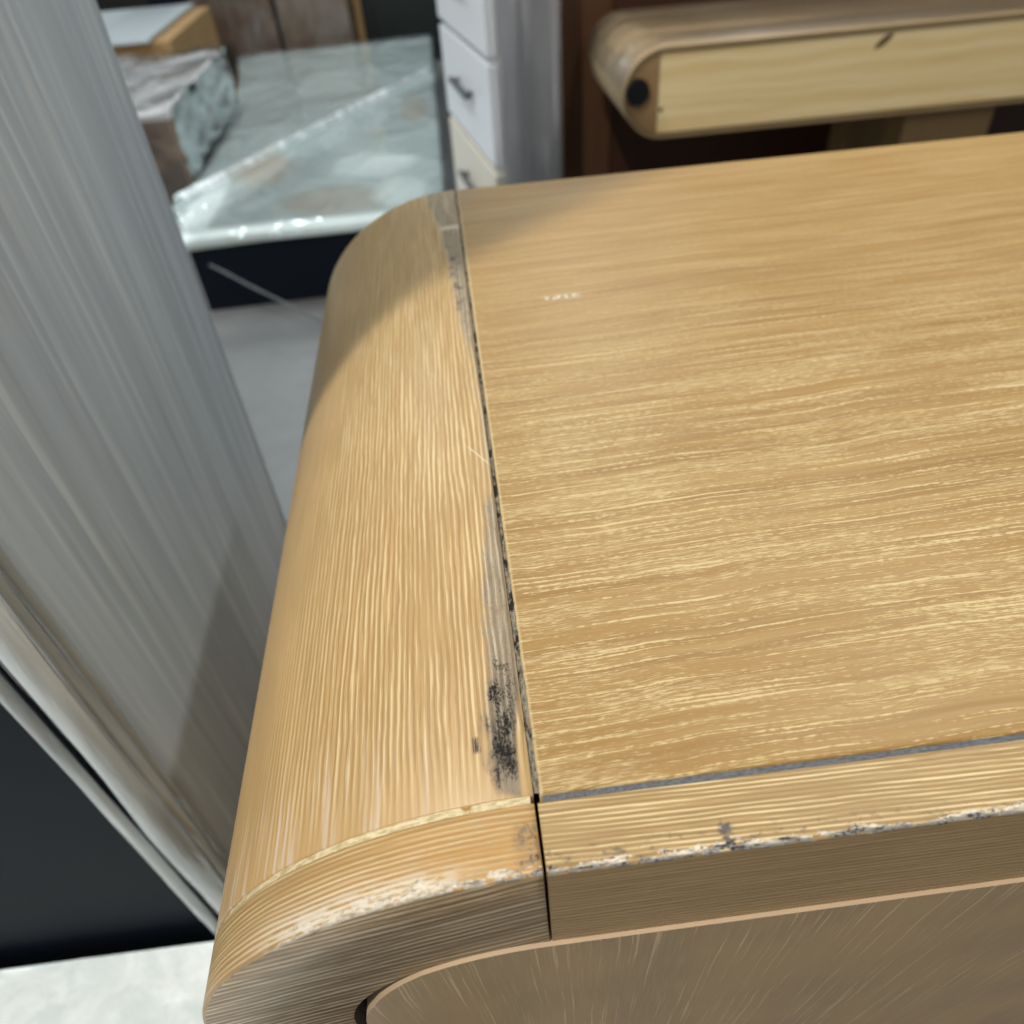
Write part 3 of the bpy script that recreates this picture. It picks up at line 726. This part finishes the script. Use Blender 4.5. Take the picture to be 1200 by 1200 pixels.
for i in range(1):
    base = [(slab_xy(0, 0)[0] + 0.012, slab_xy(0, 0)[1] + 0.012), (slab_xy(1, 0)[0] - 0.012, slab_xy(1, 0)[1] + 0.012)]
    base += [(slab_xy(1, k / 10)[0] - 0.012, slab_xy(1, k / 10)[1]) for k in range(1, 11)] + [(slab_xy(0, k / 10)[0] + 0.012, slab_xy(0, k / 10)[1]) for k in range(10, 0, -1)]
    for p, q in zip(base, base[1:] + base[:1]):
        g.face([(p[0], p[1], 0), (q[0], q[1], 0), (q[0], q[1], ZS - 0.014), (p[0], p[1], ZS - 0.014)], [(0, 0)] * 4)
g.build('base', M['navy'], slab)
g = MB()                                          # the film, with one long pulled fold across it
FA, FB = Vector((-0.78, 2.22)), Vector((-0.04, 3.50))
def film_pt(a, b):
    x, y = slab_xy(-0.012 + 1.024 * a, -0.006 + 1.012 * b)
    z = ZS + 0.014 + 0.003 * (1 - abs(N(x * 2.6 + 0.6 * y, y * 1.1 - x, 2))) ** 14 + 0.002 * (1 - abs(N(x * 5 - y, y * 2.4 + x, 7))) ** 16 + 0.004 * N(x * 1.5, y * 0.9, 6) + 0.0007 * N(x * 22, y * 14, 1)
    d = FB - FA; t = (Vector((x, y)) - FA).dot(d) / d.length_squared
    off = (Vector((x, y)) - FA - d * t).length
    if -0.05 < t < 1.05: z += 0.030 * math.exp(-(off / 0.028) ** 2)
    e = min(a, 1 - a, b, 1 - b)
    if e < 0.02: z -= 0.02 * (1 - e / 0.02)
    return (x, y, z)
g.grid(film_pt, lambda a, b: film_pt(a, b)[:2], 90, 200)
g.build('film', M['slabfilm'], slab)
g = MB()                                          # white tape-like pulled fold
def fold_pt(a, b):
    c = FA + (FB - FA) * a; n = Vector((-(FB - FA).y, (FB - FA).x)).normalized() * (0.017 + 0.006 * N(a * 9, 1.2)) * (b * 2 - 1)
    return (c.x + n.x + 0.012 * N(a * 4, 5), c.y + n.y, ZS + 0.062 - 0.02 * (b * 2 - 1) ** 2)
g.grid(fold_pt, lambda a, b: (a, b), 60, 6)
g.build('film_fold', M['film_fold'], slab)
g = MB()                                          # loose tail of film hanging to the floor
def tail_pt(a, b):
    f = b * 2 * math.pi; c = Vector((-0.66, 1.93, 0.165)).lerp(Vector((-0.28, 1.70, 0.02)), a); r = 0.0032 + 0.001 * N(a * 14, 2)
    return (c.x + r * math.cos(f), c.y + 0.004 * N(a * 5, 1), c.z + r * math.sin(f))
g.grid(tail_pt, lambda a, b: (a, b), 40, 8)
g.build('film_tail', M['tailgrey'], slab)

# ------------------------------------------------------------------ small padded box behind the tall box
def wrapped_crate(name, label, x0, x1, y0, y1, z1, mtop, mside, rz=0.0, lid=0.02, film=True, bulge=0.012, cat='wrapped box', group=None):
    t = thing(name, label, cat, ((x0 + x1) / 2, (y0 + y1) / 2, 0), rz, group)
    hx, hy = (x1 - x0) / 2, (y1 - y0) / 2
    part_box('carton', mside, t, -hx, hx, -hy, hy, 0, z1 - lid, 0.006, True)
    g = MB(); g.grid(lambda a, b: (-hx + 2 * hx * a, -hy + 2 * hy * b, z1 + bulge * N(a * 5, b * 5, hx)), lambda a, b: (a, b), 24, 24)
    for q in ((0, 1), (1, 0), (2, 1), (3, 0)):
        e = q[0]
        def sk(a, b, e=e):
            u = {0: (a, 0), 1: (1, a), 2: (a, 1), 3: (0, a)}[e]
            return (-hx + 2 * hx * u[0], -hy + 2 * hy * u[1], (z1 + bulge * N(u[0] * 5, u[1] * 5, hx)) * (1 - b) + (z1 - lid) * b)
        g.grid(sk, lambda a, b: (a, b), 24, 1)
    g.build('padding', mtop, t, True)
    if film:
        f = MB(); zt2 = z1 + 0.012; ex, ey = hx + 0.008, hy + 0.008
        def wp(x, y, z, k): return 0.010 * N(x * 9 + k, y * 9, z * 6) + 0.012 * (1 - abs(N(x * 7 + k, y * 7, z * 9))) ** 6
        f.grid(lambda a, b: (-ex + 2 * ex * a, -ey + 2 * ey * b, zt2 + bulge * N(a * 5, b * 5, hx) + 0.01 * abs(N(a * 11, b * 11, 4))), lambda a, b: (a, b), 30, 30)
        f.grid(lambda a, b: (-ex + 2 * ex * a, -ey - abs(wp(a, 0, b, 3)), zt2 * (1 - b)), lambda a, b: (a, b), 30, 20)
        f.grid(lambda a, b: (ex + abs(wp(a, 1, b, 7)), -ey + 2 * ey * a, zt2 * (1 - b)), lambda a, b: (a, b), 30, 20)
        f.build('film', M['film'], t, True)
    return t
wrapped_crate('wrapped_carton', 'dark carton with white padded top in clear film beside the pale slab', -1.42, -0.83, 2.54, 3.42, T - 0.40, M['whitewrap'], M['card'])
wrapped_crate('wrapped_carton', 'brown wrapped carton with shiny film, left of the pair behind the slab', -1.22, -0.815, 4.70, 5.2, T - 0.02, M['card'], M['card'])
wrapped_crate('wrapped_carton', 'grey brown wrapped carton with shiny film, right of the pair behind the slab', -0.79, -0.43, 4.72, 5.2, T - 0.05, M['card3'], M['card3'])
t = thing('grey_topped_box', 'tan box with pale grey top in the far corner', 'box', (-1.75, 3.9, 0))
part_box('carton', M['card2'], t, -2.5, -1.03, 3.50, 4.3, 0, T - 0.362, 0.004)
part_box('lid', M['greytop'], t, -2.51, -1.10, 3.47, 4.31, T - 0.36, T - 0.345, 0.003)
t = thing('dark_post', 'dark post between the tan box and the wrapped cartons', 'post', (-1.27, 4.55, 0))
part_box('shaft', M['navy'], t, -1.35, -1.21, 4.45, 4.62, 0, T + 0.8, 0.006); part_box('foot', M['navy'], t, -1.37, -1.19, 4.43, 4.64, 0, 0.04, 0.004)
t = thing('dark_cabinet', 'nearly black cabinet at the back behind the slab', 'cabinet', (0.0, 5.2, 0))
part_box('body', M['darkgreen'], t, -0.37, 0.9, 4.95, 5.5, 0, T + 1.0, 0.005); part_box('door', M['darkgreen'], t, -0.30, 0.25, 4.93, 4.948, 0.08, T + 0.9, 0.003)
part_box('tan_edge', M['card2'], t, -0.41, -0.372, 4.93, 5.45, 0, T + 0.9, 0.003)

# ------------------------------------------------------------------ white chest of drawers, turned a little
ch = thing('drawer_chest', 'white chest of drawers with dark bar handles, wrapped in film', 'chest of drawers', (0.098, 1.50, 0), R(9.4))
CH = T + 0.25; CWd = 0.478          # local: x to the right (side), y away (front width)
part_box('body', M['cream'], ch, 0.018, 0.128, 0.0, CWd, 0.02, CH, 0.002, True)
zb = [T - 0.725, T - 0.530, T - 0.332, T - 0.137, T + 0.06, T + 0.24]
for i in range(len(zb) - 1):
    d = part_box('drawer', M['white'] if i >= 2 else M['cream'], ch, -0.004, 0.0175, 0.004, CWd - 0.004, zb[i] + 0.004, zb[i + 1] - 0.010, 0.002, True)  # lower drawers in cream: their shade is put into the colour
    h = MB(); zc = zb[i] + 0.105
    h.box(-0.024, -0.014, 0.15, 0.32, zc - 0.006, zc + 0.006, 0.003)
    h.box(-0.015, -0.0035, 0.165, 0.177, zc - 0.005, zc + 0.005); h.box(-0.015, -0.0035, 0.293, 0.305, zc - 0.005, zc + 0.005)
    h.build('handle', M['handle'], d, True)
g = MB()
g.grid(lambda a, b: (-0.002 + 0.132 * a, -0.016 - 0.012 * N(a * 2.5, b * 1.5) - 0.006 * N(a * 7, b * 1.2), 0.02 + (CH - 0.02) * b), lambda a, b: (a, b), 60, 30)
g.build('film', M['film_side'], ch, True)
part_box('side_panel', M['sidegrey'], ch, 0.018, 0.128, -0.006, -0.0005, 0.02, CH, 0.001, True)

# ------------------------------------------------------------------ brown wardrobe behind the bench
wd = thing('brown_wardrobe', 'tall dark brown wardrobe behind the pine bench', 'wardrobe', (1.0, 1.9, 0))
part_box('side_stile', M['brown'], wd, 0.228, 0.345, 1.60, 2.15, 0, T + 0.55, 0.003)
part_box('back_board', M['shaded_brown'], wd, 0.346, 2.2, 2.05, 2.10, 0, T + 0.55)
part_box('shelf', M['shaded_brown'], wd, 0.347, 2.2, 1.63, 2.048, T - 0.62, T - 0.59)
part_box('door', M['shaded_brown'], wd, 0.347, 2.2, 1.605, 1.625, T - 0.57, T + 0.55)

# ------------------------------------------------------------------ pine bench with round end
bn = thing('pine_bench', 'rounded bench with raw pine end board and black plug, wrapped in film', 'bench', (0.8, 1.36, 0))
ZC, RZ, XC, XE = T - 0.1455, 0.0640, 0.345, 1.35
BY0, BY1 = 1.200, 1.520
def stadium(r, x1):
    p = [(x1, ZC + r)] + [(XC - r * math.sin(i / 24 * math.pi), ZC + r * math.cos(i / 24 * math.pi)) for i in range(25)] + [(x1, ZC - r)]
    return p
st = stadium(RZ, XE)
sh = MB()
for i in range(len(st) - 1):
    p, q = st[i], st[i + 1]
    sh.face([(p[0], BY0, p[1]), (p[0], BY1, p[1]), (q[0], BY1, q[1]), (q[0], BY0, q[1])], [(p[0], BY0), (p[0], BY1), (q[0], BY1), (q[0], BY0)], 0, True)
    pi_, qi = stadium(RZ - 0.006, XE)[i], stadium(RZ - 0.006, XE)[i + 1]
    sh.face([(p[0], BY0, p[1]), (q[0], BY0, q[1]), (qi[0], BY0, qi[1]), (pi_[0], BY0, pi_[1])], [p, q, qi, pi_], 1)
sh.face([(x, BY1, z) for x, z in st], st, 0)
sh.build('veneer_shell', [M['benchtop'], M['veneer']], bn, weld=True)
cp_ = [p for p in stadium(RZ - 0.0065, 0.336) if p[0] <= 0.3361]
cpm = MB(); cpm.face([(x, BY0 + 0.0025, z) for x, z in cp_], cp_); cpm.build('end_cap', M['pinecap'], bn)
pb = MB(); pb.box(0.337, XE - 0.01, BY0 + 0.0035, BY0 + 0.03, ZC - RZ + 0.0068, ZC + RZ - 0.0068, 0.0012); 
pbo = pb.build('pine_board', M['pine'], bn)
for v in pbo.data.uv_layers[0].data: v.uv = (v.uv[0], v.uv[1] - T)
pl = MB()
bm = bmesh.new(); bmesh.ops.create_cone(bm, cap_ends=True, segments=32, radius1=0.0195, radius2=0.018, depth=0.008)
bmesh.ops.rotate(bm, verts=bm.verts, matrix=Matrix.Rotation(R(90), 3, 'X')); bmesh.ops.translate(bm, verts=bm.verts, vec=(0.303, BY0 - 0.0005, T - 0.139))
pl.bm(bm); bm.free(); pl.build('plug', M['black'], bn)
g = MB()
def bf(a, b):
    L = stadium(RZ + 0.004, XE - 0.05); k = a * (len(L) - 15); i = min(int(k), len(L) - 2); f = k - i
    x = L[i][0] + (L[i + 1][0] - L[i][0]) * f; z = L[i][1] + (L[i + 1][1] - L[i][1]) * f
    return (x, BY0 + 0.01 + (BY1 - BY0 - 0.02) * b, z + 0.004 * N(x * 9, b * 6))
g.grid(bf, lambda a, b: (a, b), 60, 30); g.build('film', M['benchfilm'], bn)
for y in (1.27, 1.47):
    part_box('leg', M['legwood'], bn, 0.775, 0.93, y - 0.03, y + 0.03, 0, ZC - RZ - 0.0005, 0.003)
